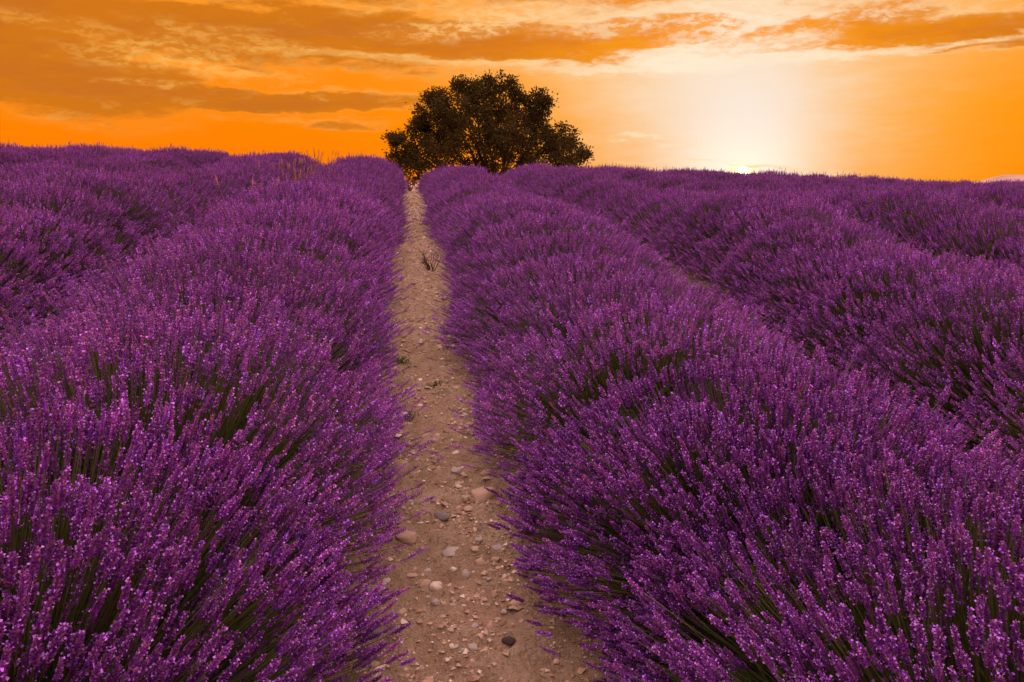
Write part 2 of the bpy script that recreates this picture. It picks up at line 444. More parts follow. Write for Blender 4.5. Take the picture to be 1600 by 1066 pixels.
# far hills, low on the horizon to the right
def make_hills():
    n = 60; V = []; F = []
    a0, a1 = azel(1500, 280)[0], azel(1600, 280)[0]+16
    for j in range(7):
        for i in range(n):
            a = R(a0+(a1-a0)*i/(n-1)); d = 5200+j*220
            t = i/(n-1)
            h = 62*(math.exp(-((t-.13)/.08)**2)*.75+math.exp(-((t-.32)/.14)**2)*.9+.55*sstep(t, .3, .6))+6*mnoise.noise(Vector((i*.35, j*.5, 0)))
            h = h*sin(pi*j/6)*float(sstep(t, 0, .08))-8*(1-sin(pi*j/6))
            V.append((sin(a)*d, cos(a)*d, h-6))
    for j in range(6):
        for i in range(n-1):
            q = j*n+i; F.append((q, q+1, q+n+1, q+n))
    tag(link('hills', npmesh('hills', V, F, M_HILL, smooth=True)), kind='structure')
make_hills()

# ------------------------------------------------------------------ lavender pieces
CALYX = np.array([.27, .050, .37]); FLORET = np.array([.68, .24, 1.0]); OLD = np.array([.42, .14, .30])
STEMC = np.array([.115, .125, .032]); LEAFC = np.array([.060, .085, .030])

def bud(bag, base, out, ln, wd, col, col2, closed):
    out = out/np.linalg.norm(out)
    fr = frames(out[None], np.array([rng.uniform(0, 6)]))[0]
    ring = [base+out*ln*.45+(fr[:, 0]*cos(a)+fr[:, 1]*sin(a))*wd for a in (0, 2.1, 4.2)]
    tip = base+out*ln
    V = [*ring, tip, base]
    C = [col, col, col, col2, col*.8]
    F = [(0, 1, 3), (1, 2, 3), (2, 0, 3)]
    if closed: F += [(1, 0, 4), (2, 1, 4), (0, 2, 4)]
    else: V = V[:4]; C = C[:4]
    bag.add(V, F, C)

def head_near(fine=True):
    b = Bag(); L = rng.uniform(.060, .088)
    whorls = 10 if fine else 7; per = 7 if fine else 5
    core = []
    for k in range(3):
        a = 2.1*k; core += [(cos(a)*.0022, sin(a)*.0022, 0)]
    core.append((0, 0, L*.95)); b.add(core, [(0, 1, 3), (1, 2, 3), (2, 0, 3)], CALYX*.8)
    gap = rng.random() < .4
    fl = rng.uniform(.06, .24)
    for w in range(whorls):
        t = (w+.3)/whorls
        z = L*t*.93
        if gap and w == 0: z = -.012
        env = .55+.6*math.sin(pi*min(1, t*.85+.18))
        n = per if t < .8 else per-2
        for k in range(n):
            a = 2*pi*(k+rng.uniform(-.25, .25))/n+w*.5
            up = rng.uniform(.75, 1.5)+t*.9
            o = np.array([cos(a), sin(a), up])
            base = np.array([cos(a)*.0015, sin(a)*.0015, z+rng.uniform(-.002, .002)])
            c = CALYX*rng.uniform(.45, 1.5)
            r = rng.random()
            if r < .30: c = OLD*rng.uniform(.8, 1.2)
            bud(b, base, o, .0100*env*rng.uniform(.8, 1.2), .0022*(1 if fine else 1.35), c, c*1.25, fine)
            if rng.random() < fl:           # an open floret: two small lips
                o2 = o/np.linalg.norm(o)
                p = base+o2*.0092*env
                fr = frames(o2[None], np.array([rng.uniform(0, 6)]))[0]
                fc = FLORET*rng.uniform(.75, 1.25)
                s = (.0030 if fine else .0038)*rng.uniform(.8, 1.3)
                b.add([p, p+fr[:, 0]*s+o2*s*.6, p+fr[:, 1]*s+o2*s*1.1, p-fr[:, 0]*s*.9+o2*s*.5], [(0, 1, 2), (0, 2, 3)], fc)
    return b.arr()
def head_far():
    b = Bag(); L = rng.uniform(.058, .080); V = []; C = []
    rings = 6
    for w in range(rings):
        t = w/(rings-1)
        r = (.0034 if w % 2 == 0 else .0098)*(1-.45*t)
        for k in range(4):
            a = 2*pi*k/4+w*.6
            V.append((cos(a)*r, sin(a)*r, L*t*.94+rng.uniform(-.003, .003)))
            c = CALYX*rng.uniform(.7, 1.25)
            u = rng.random()
            if u < .16: c = FLORET*rng.uniform(.5, 1.0)
            elif u < .36: c = OLD
            C.append(c)
    F = []
    for w in range(rings-1):
        for k in range(4):
            p, q = w*4+k, w*4+(k+1) % 4
            F += [(p, q, q+4), (p, q+4, p+4)]
    V.append((0, 0, L)); C.append(CALYX*1.2); n = len(V)-1
    for k in range(4): F.append(((rings-1)*4+k, (rings-1)*4+(k+1) % 4, n))
    b.add(V, F, C); return b.arr()
HEAD0 = [head_near(True) for _ in range(7)]
HEAD1 = [head_near(False) for _ in range(7)]
HEAD2 = [head_far() for _ in range(8)]

def bush_layout(seed, n, rx=.80, ry=.50, rz=.70):
    """roots, tips and head directions of the n flowering stems of one plant; grown against its
    neighbours in the row, so square along the row and domed across it"""
    r = np.random.default_rng(seed)
    a = pi*(.025+.95*r.random(n)); y = r.uniform(-1, 1, n)
    # stems gather in loose sheaves
    k = 60
    ka = pi*r.random(k); kyy = r.uniform(-1, 1, k)
    dd = (a[:, None]-ka[None])**2*2.2+(y[:, None]-kyy[None])**2*.8
    near = np.argmin(dd, 1)
    pull = .04+.16*r.random(n)
    a = a*(1-pull)+ka[near]*pull; y = y*(1-pull)+kyy[near]*pull
    lobe = (1+r.normal(0, .022, k)-.15*(r.random(k) < .09))[near]
    ends = 1-.145*np.abs(y)**2.4
    rad = lobe*ends*(1+r.normal(0, .022, n))*np.where(r.random(n) < .40, r.uniform(.68, .96, n), 1)
    rad *= np.where(r.random(n) < .12, r.uniform(1.03, 1.13, n), 1)
    low = np.abs(np.cos(a)) > .93
    rad *= np.where(low & (r.random(n) < .06), r.uniform(1.04, 1.20, n), 1)
    rad *= 1+.025*np.sin(3*a+seed)*np.cos(2.2*y+seed)
    ca, sa = np.cos(a), np.sin(a)
    cx = np.sign(ca)*np.abs(ca)**.97; cz = sa**.97
    tip = np.stack([rx*cx*rad, ry*y, (rz-.06)*cz*rad+.06], 1)
    tip[:, 2] = np.maximum(tip[:, 2], .05+.05*r.random(n))
    dirn = np.stack([ca*.95, .26*y, sa*.85+.34], 1)+r.normal(0, .085, (n, 3))
    dirn /= np.linalg.norm(dirn, axis=1, keepdims=True)
    root = np.stack([ca*rx*.30, y*ry*.55, .05+.16*sa], 1)*r.uniform(.6, 1, (n, 1))
    root[:, 2] += .04
    return r, root, tip, dirn

def stems_mesh(root, tip, dirn, col, wid, sides=True):
    n = len(root)
    ctrl = tip-dirn*np.linalg.norm(tip-root, axis=1)[:, None]*.42
    ts = np.array([0, .5, 1.0])
    pts = [(root*(1-t)**2+2*ctrl*t*(1-t)+tip*t*t) for t in ts]
    ax = frames(tip-root, rng.uniform(0, 6.28, n))
    V = []; C = []
    if sides:
        for t, p in zip(ts, pts):
            for k in range(3):
                o = ax[:, :, 0]*cos(2.1*k)+ax[:, :, 1]*sin(2.1*k)
                V.append(p+o*wid[:, None]); C.append(col*(.7+.45*t))
        V = np.stack(V, 1); C = np.stack(C, 1)
        F = []
        for s in range(2):
            for k in range(3):
                a, b = s*3+k, s*3+(k+1) % 3; F += [(a, b, b+3), (a, b+3, a+3)]
        m = 9
    else:
        for t, p in zip(ts, pts):
            for sg in (-1, 1):
                V.append(p+ax[:, :, 0]*wid[:, None]*sg*1.2); C.append(col*(.7+.45*t))
        V = np.stack(V, 1); C = np.stack(C, 1); F = [(0, 1, 3), (0, 3, 2), (2, 3, 5), (2, 5, 4)]; m = 6
    F = np.array(F)[None]+(np.arange(n)*m)[:, None, None]
    return V.reshape(-1, 3), F.reshape(-1, 3), C.reshape(-1, 3)

BLADE = (np.array([(-.0022, 0, 0), (.0022, 0, 0), (.0028, .001, .028), (-.0028, .001, .028), (0, .005, .055)]),
         np.array([(0, 1, 2), (0, 2, 3), (3, 2, 4)]), np.array([[1, 1, 1.]]*5))
def foliage(r, n, rx, ry, rz):
    """narrow grey-green leaves filling the plant below its flowers"""
    a = pi*(.02+.96*r.random(n)); y = r.uniform(-1, 1, n)
    rad = r.uniform(.30, .74, n)**.8
    P = np.stack([rx*np.cos(a)*rad*.95, ry*y*1.02, (rz*.9)*np.sin(a)*rad+.01], 1)
    dirn = np.stack([np.cos(a), .3*y, np.sin(a)+.7], 1)+r.normal(0, .4, (n, 3))
    M = frames(dirn, r.uniform(0, 6.28, n))
    t = LEAFC*r.uniform(.6, 1.5, (n, 1))+r.random((n, 1))*np.array([[.03, .02, 0]])
    return scatter([BLADE], np.zeros(n, int), P, M, r.uniform(.9, 1.7, n), t)

def woody_core(r, rx, ry, rz):
    """the dense dark-leaved heart of the plant"""
    n = 1100
    a = pi*r.random(n); y = r.uniform(-1, 1, n)
    P = np.stack([rx*np.cos(a)*.52, ry*y, rz*np.sin(a)*.55], 1)*r.uniform(.75, 1.0, (n, 1))
    M = frames(np.stack([np.cos(a), .3*y, np.sin(a)+.3], 1)+r.normal(0, .5, (n, 3)), r.uniform(0, 6.28, n))
    return scatter([BLADE], np.zeros(n, int), P, M, r.uniform(2.0, 3.2, n), LEAFC*r.uniform(.5, 1.1, (n, 1)))

def join3(*parts):
    off = 0; V = []; F = []; C = []
    for v, f, c in parts: V.append(v); F.append(f+off); C.append(c); off += len(v)
    return np.concatenate(V), np.concatenate(F), np.concatenate(C)

def tints(r, n, D):
    """plant to plant and sheaf to sheaf colour of the heads"""
    k = r.uniform(.55, 1.4, (n, 1))*np.ones((1, 3))
    hue = r.normal(0, 1, (n, 1))*np.array([[.06, .03, -.04]])+1
    return k*hue

DIM = dict(rx=.81, ry=.50, rz=.735)
def bush_parts(seed, n, lod):
    r, root, tip, dirn = bush_layout(seed, n, **DIM)
    heads = (HEAD0, HEAD1, HEAD2)[lod]
    which = r.integers(0, len(heads), n)
    M = frames(dirn, r.uniform(0, 6.28, n))
    sc = r.uniform(.62, .98, n)*(1.0 if lod < 2 else 1.05)
    ti = tints(r, n, dirn)
    return r, root, tip, dirn, which, M, sc, ti, heads

def make_variant(seed, n, lod, name):
    r, root, tip, dirn, which, M, sc, ti, heads = bush_parts(seed, n, lod)
    fl = scatter(heads, which, tip, M, sc, ti)
    sw = np.full(n, .0011 if lod < 2 else .0016)
    stc = STEMC*r.uniform(.7, 1.4, (n, 1))
    st = stems_mesh(root, tip, dirn, stc, sw, lod < 2)
    fo = join3(foliage(r, 2600 if lod < 2 else 1300, **DIM), woody_core(r, **DIM))
    if lod == 2:
        V, F, C = join3(fl, st, fo)
        mi = np.zeros(len(F), int); mi[len(fl[1]):] = 1
        return npmesh(name, V, F, [M_FLOWER, M_STEM], C, mi)
    return (npmesh(name+'_flowers', *fl[:2], M_FLOWER, fl[2]), npmesh(name+'_stems', *st[:2], M_STEM, st[2]),
            npmesh(name+'_leaves', *fo[:2], M_STEM, fo[2]))

MIDV = [make_variant(100+i, 3200, 1, 'bush_mid') for i in range(3)]
FARP = []                                   # far enough for plain heads, near enough to show parts
FARV = [make_variant(200+i, 2600, 2, 'bush_far') for i in range(5)]
SPIKEM = []
for hv, hf, hc in HEAD0:                    # a single head with the last bit of its stem, for the nearest ones
    sv = np.array([(cos(a)*.0011, sin(a)*.0011, z) for z in (-.14, -.01) for a in (0, 2.1, 4.2)])
    sf = np.array([(0, 1, 4), (0, 4, 3), (1, 2, 5), (1, 5, 4), (2, 0, 3), (2, 3, 5)])
    V, F, C = join3((hv, hf, hc), (sv, sf, np.tile(STEMC, (6, 1))))
    mi = np.zeros(len(F), int); mi[len(hf):] = 1
    SPIKEM.append(npmesh('flower_spike', V, F, [M_FLOWER, M_STEM], C, mi))

ORD = ['', 'nearest', 'second', 'third', 'fourth', 'fifth', 'sixth', 'seventh', 'eighth', 'ninth', 'tenth', 'eleventh', 'twelfth', 'thirteenth', 'fourteenth']
def in_view(p, m=60):
    q = CAMROT.transposed() @ (Vector(p)-EYE)
    if q.z > -.1: return False
    u, v = 800+FPX*q.x/-q.z, 533-FPX*q.y/-q.z
    return -m < u < 1600+m and -m < v < 1066+m*3

def place_bush(x, y, row, idx, near_rank, rs):
    z = float(terrain(x, y))
    dist = math.hypot(x, y)
    sx, sy, sz = rs.uniform(.97, 1.05), rs.uniform(.97, 1.12), rs.uniform(.95, 1.07)
    rot = rs.choice([0, pi])+rs.uniform(-.15, .15)
    if row < 0: sz *= 1.05
    elif row == 1: sz *= .88; sx *= .99
    if abs(row) == 1 and 1 <= near_rank <= 2: sx, sy, sz = (.98 if row < 0 else .98), 1.16, (1.06 if row < 0 else .94)

    # the plant stands square to the slope
    e = .3
    slope_y = (float(terrain(x, y+e))-float(terrain(x, y-e)))/(2*e)
    side = 'left' if row < 0 else 'right'
    k = abs(row)
    rown = {1: f'first row {side} of the path'}.get(k, f'{ORD[k]} row {side} of the path')
    if 0 < near_rank <= (14 if k <= 2 else 8 if k <= 4 else 5):
        if near_rank == 1: lab = f'purple lavender bush nearest the camera in the {rown}'
        else: lab = f'purple lavender bush, {ORD[near_rank]} from the camera in the {rown}'
        grp = 'lavender bushes in rows across the field'
    else:
        if k <= 2: lab = f'purple lavender bush towards the crest end of the {rown}'; grp = f'far bushes of the {rown}'
        else: lab = f'rounded purple lavender bush in the farther stretch of the {rown}'; grp = f'bushes of the {rown}'
    if dist > 8.5:
        o = link('lavender_bush', FARV[rs.randrange(len(FARV))])
        tag(o, lab, 'lavender bush', grp)
        roots = o
    else:
        o = link('lavender_bush', None); o.empty_display_size = .2
        tag(o, lab, 'lavender bush', grp)
        if (k == 1 and 1 <= near_rank <= 2):
            r, root, tip, dirn, which, M, sc, ti, heads = bush_parts(500+near_rank*7+(row > 0)*3, 4700, 0)
            # which heads come nearest the eye
            Rz = np.array([[cos(rot), -sin(rot), 0], [sin(rot), cos(rot), 0], [0, 0, 1]])
            W = (tip*np.array([sx, sy, sz]))@Rz.T+np.array([x, y, z])
            dd = np.linalg.norm(W-np.array(EYE), axis=1)
            vis = np.array([in_view(w, 10) for w in W])
            order = np.argsort(np.where(vis, dd, 99))[:300]
            order = order[vis[order]]
            rest = np.ones(len(tip), bool); rest[order] = False
            fl = scatter(heads, which[rest], tip[rest], M[rest], sc[rest], ti[rest])
            tag(link('flower_spikes', npmesh('flower_spikes', *fl[:2], M_FLOWER, fl[2]), o), kind='stuff')
            for i in order:
                s = link('flower_spike', SPIKEM[which[i]], o)
                m4 = Matrix(M[i].tolist()).to_4x4()
                s.matrix_local = Matrix.Translation(Vector(tip[i])) @ m4 @ Matrix.Scale(float(sc[i]), 4)
            st = stems_mesh(root, tip, dirn, STEMC*r.uniform(.7, 1.4, (len(tip), 1)), np.full(len(tip), .0011))
            tag(link('flower_stems', npmesh('stems', *st[:2], M_STEM, st[2]), o), kind='stuff')
            fo = join3(foliage(r, 4200, **DIM), woody_core(r, **DIM))
            tag(link('leaves', npmesh('leaves', *fo[:2], M_STEM, fo[2]), o), kind='stuff')
        else:
            a, b, c = MIDV[rs.randrange(len(MIDV))]
            tag(link('flower_spikes', a, o), kind='stuff')
            tag(link('flower_stems', b, o), kind='stuff')
            tag(link('leaves', c, o), kind='stuff')
    o.location = (x, y, z-.01)
    o.rotation_euler = (0, 0, rot)
    o.scale = (sx, sy, sz)
    return o

rs = random.Random(11)
for row in list(range(-8, 0))+list(range(1, 11)):
    cx = {1: 1.17, -1: -.965}.get(row, PATH_X+math.copysign(1.1+(abs(row)-1)*2.10, row))
    y = {-1: .55, 1: .30}.get(row, rs.uniform(-.4, .4))
    rank = 0
    while y < 24.5:
        x = cx+rs.uniform(-.05, .05)+.05*sin(y*.8+row)
        ang = math.degrees(math.atan2(x, y))
        if y > 23.2: break
        # keep what the photograph can show, with a margin for a step aside
        if y > .3 and (-32.5-14 < ang < 41+15 or (abs(row) <= 1)):
            seen = in_view((x, y, float(terrain(x, y))+.65), 0) or abs(row) == 1
            rank += seen
            place_bush(x, y, row, 0, rank if seen else 0, rs)
        y += 1.0 if abs(row) == 1 and rank <= 2 else rs.uniform(.70, .86)

# ------------------------------------------------------------------ tree beyond the crest
def tube(pts, rads, n=7, col=(1, 1, 1)):
    pts = [Vector(p) for p in pts]; V = []; F = []
    for i, p in enumerate(pts):
        t = (pts[min(i+1, len(pts)-1)]-pts[max(i-1, 0)]).normalized()
        fr = frames(np.array([t]), np.zeros(1))[0]
        for k in range(n):
            a = 2*pi*k/n; V.append(np.array(p)+(fr[:, 0]*cos(a)+fr[:, 1]*sin(a))*rads[i])
    for i in range(len(pts)-1):
        for k in range(n):
            a, b = i*n+k, i*n+(k+1) % n; F += [(a, b, b+n), (a, b+n, a+n)]
    return np.array(V), np.array(F), np.tile(np.array(col, float), (len(V), 1))
def wander(a, b, seg, amp, r):
    a, b = Vector(a), Vector(b); pts = []
    for i in range(seg+1):
        t = i/seg; p = a.lerp(b, t)
        if 0 < i < seg: p += Vector((r.uniform(-1, 1), r.uniform(-1, 1), r.uniform(-1, 1)))*amp
        pts.append(p)
    return pts
def make_tree():
    r = random.Random(5)
    Y = 31.0
    base_dir = sight(778, 262); t = Y/base_dir.y
    bx = base_dir.x*t; base = Vector((bx, Y, float(terrain(bx, Y))))
    root = link('broad_tree', None, None, base)
    tag(root, 'broad dark round-crowned tree standing just beyond the end of the path', 'tree')
    def at(px, py, dy=0.0):
        d = sight(px, py); return EYE+d*((Y+dy)/d.y)-base
    k = Y/FPX
    lobes = [(700, 172, 36, -.6), (752, 146, 32, .2), (772, 140, 26, -.8), (812, 168, 31, .3), (690, 205, 38, .6), (735, 195, 46, -1.4),
             (790, 198, 46, -1.0), (838, 190, 24, -.2), (770, 235, 46, -1.2), (715, 240, 40, -1.3), (830, 232, 38, -.6), (866, 212, 26, .2),
             (876, 238, 30, -.5), (905, 245, 20, .1), (893, 216, 16, .3), (648, 206, 22, .1), (634, 232, 24, -.3), (660, 240, 30, -.9),
             (622, 250, 17, .2), (616, 215, 11, 0), (650, 264, 16, -.8), (740, 170, 40, 1.6), (800, 190, 45, 1.8), (690, 220, 36, 1.8), (850, 225, 34, 1.6),
             (722, 134, 20, 0), (798, 138, 20, 0), (838, 160, 20, 0), (690, 150, 18, 0), (850, 163, 15, 0), (680, 152, 16, 0), (663, 180, 16, 0)]
    LV = []; clumps = []
    for (lx, ly, lr, dy) in lobes:
        c = at(lx, ly+4, dy); R_ = lr*k*.90
        n = int(9+R_*R_*24)
        for i in range(n):
            v = Vector((r.gauss(0, 1), r.gauss(0, 1), r.gauss(0, 1))).normalized()
            q = c+v*R_*r.uniform(.45, 1.02)
            q += Vector((r.uniform(-1, 1), r.uniform(-1, 1), r.uniform(-1, 1)))*.10
            clumps.append((q, r.uniform(.12, .24)))
    P = []; Dn = []; tint = []
    for q, cr in clumps:
        n = int(40+cr*270)
        shade = r.uniform(.7, 1.3)
        for i in range(n):
            v = Vector((r.gauss(0, 1), r.gauss(0, 1), r.gauss(0, .9)))*cr*.60
            P.append(q+v); Dn.append(v+Vector((0, 0, .25))*cr+Vector((r.gauss(0, 1), r.gauss(0, 1), r.gauss(0, 1)))*.08); tint.append(shade*r.uniform(.75, 1.25))
    n = len(P)
    leaf = (np.array([(0, 0, 0), (-.024, .004, .035), (.024, .004, .035), (0, -.004, .085)]), np.array([(0, 2, 1), (1, 2, 3)]), np.ones((4, 3)))
    rg = np.random.default_rng(3)
    M = frames(np.array([tuple(v) for v in Dn]), rg.uniform(0, 6.28, n))
    col = np.array([.070, .048, .012])*np.array(tint)[:, None]
    V, F, C = scatter([leaf], np.zeros(n, int), np.array([tuple(p) for p in P]), M, rg.uniform(.9, 1.5, n), col)
    tag(link('crown', npmesh('crown', V, F, M_LEAF, C), root), kind='stuff')
    v, f, c = tube([(0, 0, -.25), (.03, 0, .1), (0, .03, .5)], [.34, .27, .24], 12)
    link('trunk', npmesh('trunk', v, f, M_BARK, c, smooth=True), root)
    for (lx, ly, lr, dy) in [lobes[i] for i in (0, 1, 3, 4, 5, 6, 8, 9, 10, 11, 12, 13, 16, 17, 7, 22, 21)]:
        tgt = at(lx, ly, dy); parts = []
        st = Vector((r.uniform(-.12, .12), r.uniform(-.12, .12), r.uniform(.2, .5)))
        mid = st.lerp(tgt, .5)+Vector((0, 0, -.25+r.uniform(-.1, .1)))
        pts = wander(st, mid, 4, .06, r)+wander(mid, tgt, 4, .08, r)[1:]
        rad = [.085*(1-i/len(pts))+.014 for i in range(len(pts))]
        parts.append(tube(pts, rad, 7))
        for j in range(2, len(pts)):
            for _ in range(2):
                near = min(r.sample(clumps, 60), key=lambda cq: (cq[0]-pts[j]).length)
                pp = wander(pts[j], near[0], 3, .05, r)
                parts.append(tube(pp, [.024, .017, .011, .005], 4))
        V, F, C = join3(*parts)
        link('branch', npmesh('branch', V, F, M_BARK, C, smooth=True), root)
make_tree()

# ------------------------------------------------------------------ small plants
def twig_plant(px, py, h, n, spread, name, label, cat, col, wid=.0016, mat=None, leaves=0, lcol=None, forks=3):
    p, _ = ground_at(px, py); r = random.Random(int(px*7+py))
    base = Vector((p.x, p.y, soil_z(p.x, p.y)-.005))
    root = link(name, None, None, base); tag(root, label, cat)
    parts = []; lp = []
    for i in range(n):
        a = r.uniform(0, 2*pi); s = r.uniform(.2, 1)*spread
        tip = Vector((cos(a)*s, sin(a)*s, h*r.uniform(.6, 1)))
        pts = wander((cos(a)*.01, sin(a)*.01, 0), tip, 4, h*.05, r)
        parts.append(tube(pts, [wid*2, wid*1.6, wid*1.3, wid, wid*.6], 4, col))
        for _ in range(forks):
            j = r.randint(1, 3); q = pts[j]+Vector((r.uniform(-1, 1), r.uniform(-1, 1), r.uniform(.2, 1)))*h*.3
            parts.append(tube(wander(pts[j], q, 2, h*.03, r), [wid, wid*.8, wid*.4], 3, col)); lp.append(q)
        lp.append(tip); lp += pts[2:]
    V, F, C = join3(*parts); link('stems', npmesh(name, V, F, mat or M_DRY, C), root)
    if leaves:
        P = []; 
        for _ in range(leaves):
            q = r.choice(lp); P.append(tuple(q+Vector((r.gauss(0, 1), r.gauss(0, 1), r.gauss(0, 1)))*h*.06))
        rg = np.random.default_rng(int(px)); P = np.array(P); P[:, 2] = np.maximum(P[:, 2], .004)
        M = frames(rg.normal(0, 1, (leaves, 3))+np.array([0, 0, .6]), rg.uniform(0, 6, leaves))
        V, F, C = scatter([BLADE], np.zeros(leaves, int), P, M, rg.uniform(.4, .9, leaves), np.array(lcol)*rg.uniform(.7, 1.3, (leaves, 1)))
        tag(link('leaves', npmesh('leaves', V, F, M_STEM, C), root), kind='stuff')
    return root
twig_plant(674, 424, .24, 13, .15, 'dead_weed', 'small leafless dead weed on the path by the right-hand row', 'dead plant', (.12, .075, .05), .0022)
twig_plant(628, 573, .035, 12, .06, 'green_weed', 'low green weed at the left edge of the path', 'weed', (.07, .10, .03), .001, leaves=90, lcol=(.07, .12, .03), forks=1)
twig_plant(680, 608, .03, 10, .05, 'green_weed', 'tiny olive weed in the middle of the path', 'weed', (.08, .10, .03), .001, leaves=60, lcol=(.09, .11, .035), forks=1)
twig_plant(640, 655, .03, 9, .05, 'green_weed', 'small flat weed beside the boulder-side edge of the path', 'weed', (.08, .10, .03), .001, leaves=50, lcol=(.09, .11, .035), forks=1)
def crest_shrub():
    p = Vector((sight(640, 296).x*23.4/sight(640, 296).y, 23.4, 0)); p.z = float(terrain(p.x, p.y))
    r = random.Random(2); root = link('small_shrub', None, None, p)
    tag(root, 'small dark shrub at the far end of the path under the tree', 'shrub')
    parts = []; P = []
    for i in range(14):
        a = r.uniform(0, 2*pi); s = r.uniform(.05, .28)
        tip = Vector((cos(a)*s, sin(a)*s, r.uniform(.22, .48)))
        pts = wander((0, 0, 0), tip, 3, .03, r); parts.append(tube(pts, [.008, .006, .005, .003], 4, (.08, .05, .03)))
        for q in pts[1:]:
            for _ in range(22): P.append(tuple(q+Vector((r.gauss(0, 1), r.gauss(0, 1), r.gauss(0, 1)))*.045))
    V, F, C = join3(*parts); link('stems', npmesh('stems', V, F, M_DRY, C), root)
    P = np.array(P); rg = np.random.default_rng(1); n = len(P)
    V, F, C = scatter([BLADE], np.zeros(n, int), P, frames(rg.normal(0, 1, (n, 3)), rg.uniform(0, 6, n)), rg.uniform(.6, 1.2, n)*1.2,
                      np.array([.06, .055, .018])*rg.uniform(.7, 1.4, (n, 1)))
    tag(link('leaves', npmesh('leaves', V, F, M_LEAF, C), root), kind='stuff')
crest_shrub()

def grass_tuft(x, y, h, n, label, lean=.1, zoff=0.0):
    """dry grass standing up through a bush"""
    r = random.Random(int(x*100+y*31)); z = float(terrain(x, y))+zoff
    root = link('dry_grass_tuft', None, None, (x, y, z)); tag(root, label, 'grass tuft', 'dry grass standing in the lavender')
    parts = []; ears = []
    for i in range(n):
        a = r.uniform(0, 2*pi); s = r.uniform(.03, 1)*h*.35
        tip = Vector((cos(a)*s+lean*h*r.uniform(.2, 1), sin(a)*s, h*r.uniform(.75, 1.05)))
        b = Vector((cos(a)*.03, sin(a)*.03, 0)); m = b.lerp(tip, .55)+Vector((-lean*h*.12, 0, .03))
        parts.append(tube([b, m, tip], [.0026, .0021, .0010], 3, (.50, .24, .10)))
        ears.append(tube([tip-(tip-m).normalized()*.09, tip-(tip-m).normalized()*.04, tip+Vector((0, 0, .015))], [.0018, .0070, .001], 4, (.56, .27, .12)))
    V, F, C = join3(*parts); tag(link('stalks', npmesh('stalks', V, F, M_DRY, C), root), kind='stuff')
    V, F, C = join3(*ears); tag(link('seed_heads', npmesh('seed_heads', V, F, M_DRY, C), root), kind='stuff')
def on_row(px, py, d):
    v = sight(px, py); t = d/v.y; return v.x*t, d
for (px, d, h, n, lab) in [(497, 13.0, 1.07, 18, 'tall dry orange grass tuft in the left row, rightmost of the tufts'),
                           (455, 10.5, 1.06, 20, 'thickest tuft of dry orange grass on top of the left row'),
                           (425, 9.5, 1.04, 5, 'few thin dry grass stalks just left of the thickest tuft'),
                           (388, 7.2, 1.02, 3, 'few dry bent grass stalks, leftmost of the tufts in the lavender'),
                           (470, 11.8, 1.06, 12, 'sparse dry grass tuft between the two thicker tufts in the left row')]:
    x, y = on_row(px, 290, d); grass_tuft(x, y, h, n, lab)

# ------------------------------------------------------------------ stones
def stone_mesh(seed, sub=3):
    import bmesh
    bm = bmesh.new(); bmesh.ops.create_icosphere(bm, subdivisions=sub, radius=.5)
    r = random.Random(seed); off = Vector((r.uniform(0, 50), r.uniform(0, 50), r.uniform(0, 50)))
    planes = [(Vector((r.gauss(0, 1), r.gauss(0, 1), r.gauss(0, 1))).normalized(), r.uniform(.26, .42)) for _ in range(13)]
    for v in bm.verts:
        n = v.co.normalized()
        p = v.co*(1+.22*mnoise.noise(n*1.3+off)+.07*mnoise.noise(n*4+off))
        for pn, pd in planes:
            e = p.dot(pn)-pd
            if e > 0: p -= pn*e*.8
        v.co = p
    me = bpy.data.meshes.new('stone'); bm.to_mesh(me); bm.free()
    me.polygons.foreach_set('use_smooth', [True]*len(me.polygons))
    return me
SHAPES = [stone_mesh(i) for i in range(10)]
_smc = {}
def stone_data(k, col):
    key = (k, tuple(round(c, 2) for c in col))
    if key not in _smc:
        me = SHAPES[k].copy(); a = me.color_attributes.new('Col', 'FLOAT_COLOR', 'POINT')
        a.data.foreach_set('color', np.tile(np.array([*col, 1.], np.float32), len(me.vertices))); me.materials.append(M_STONE)
        _smc[key] = me
    return _smc[key]
TAN, PALE, GREY, DARK, BROWN = (.50, .35, .235), (.72, .60, .47), (.42, .36, .31), (.20, .17, .155), (.34, .20, .12)
stone_spots = []
def stone(px, py, wpx, hpx, col, k, label, grp=None, name='stone', depth=None):
    """a stone whose width and height were read off the photograph"""
    p, t = ground_at(px, py+hpx*.35)
    m = t/FPX; w = wpx*m; h = hpx*m
    o = link(name, stone_data(k, col))
    o.location = (p.x, p.y, soil_z(p.x, p.y)+h*.02)
    o.scale = (w*1.08, (depth or w*.8), h*1.05)
    o.rotation_euler = (random.uniform(-.15, .15), random.uniform(-.15, .15), random.uniform(-.5, .5))
    tag(o, label, 'stone', grp); stone_spots.append((p.x, p.y, w/2)); return o
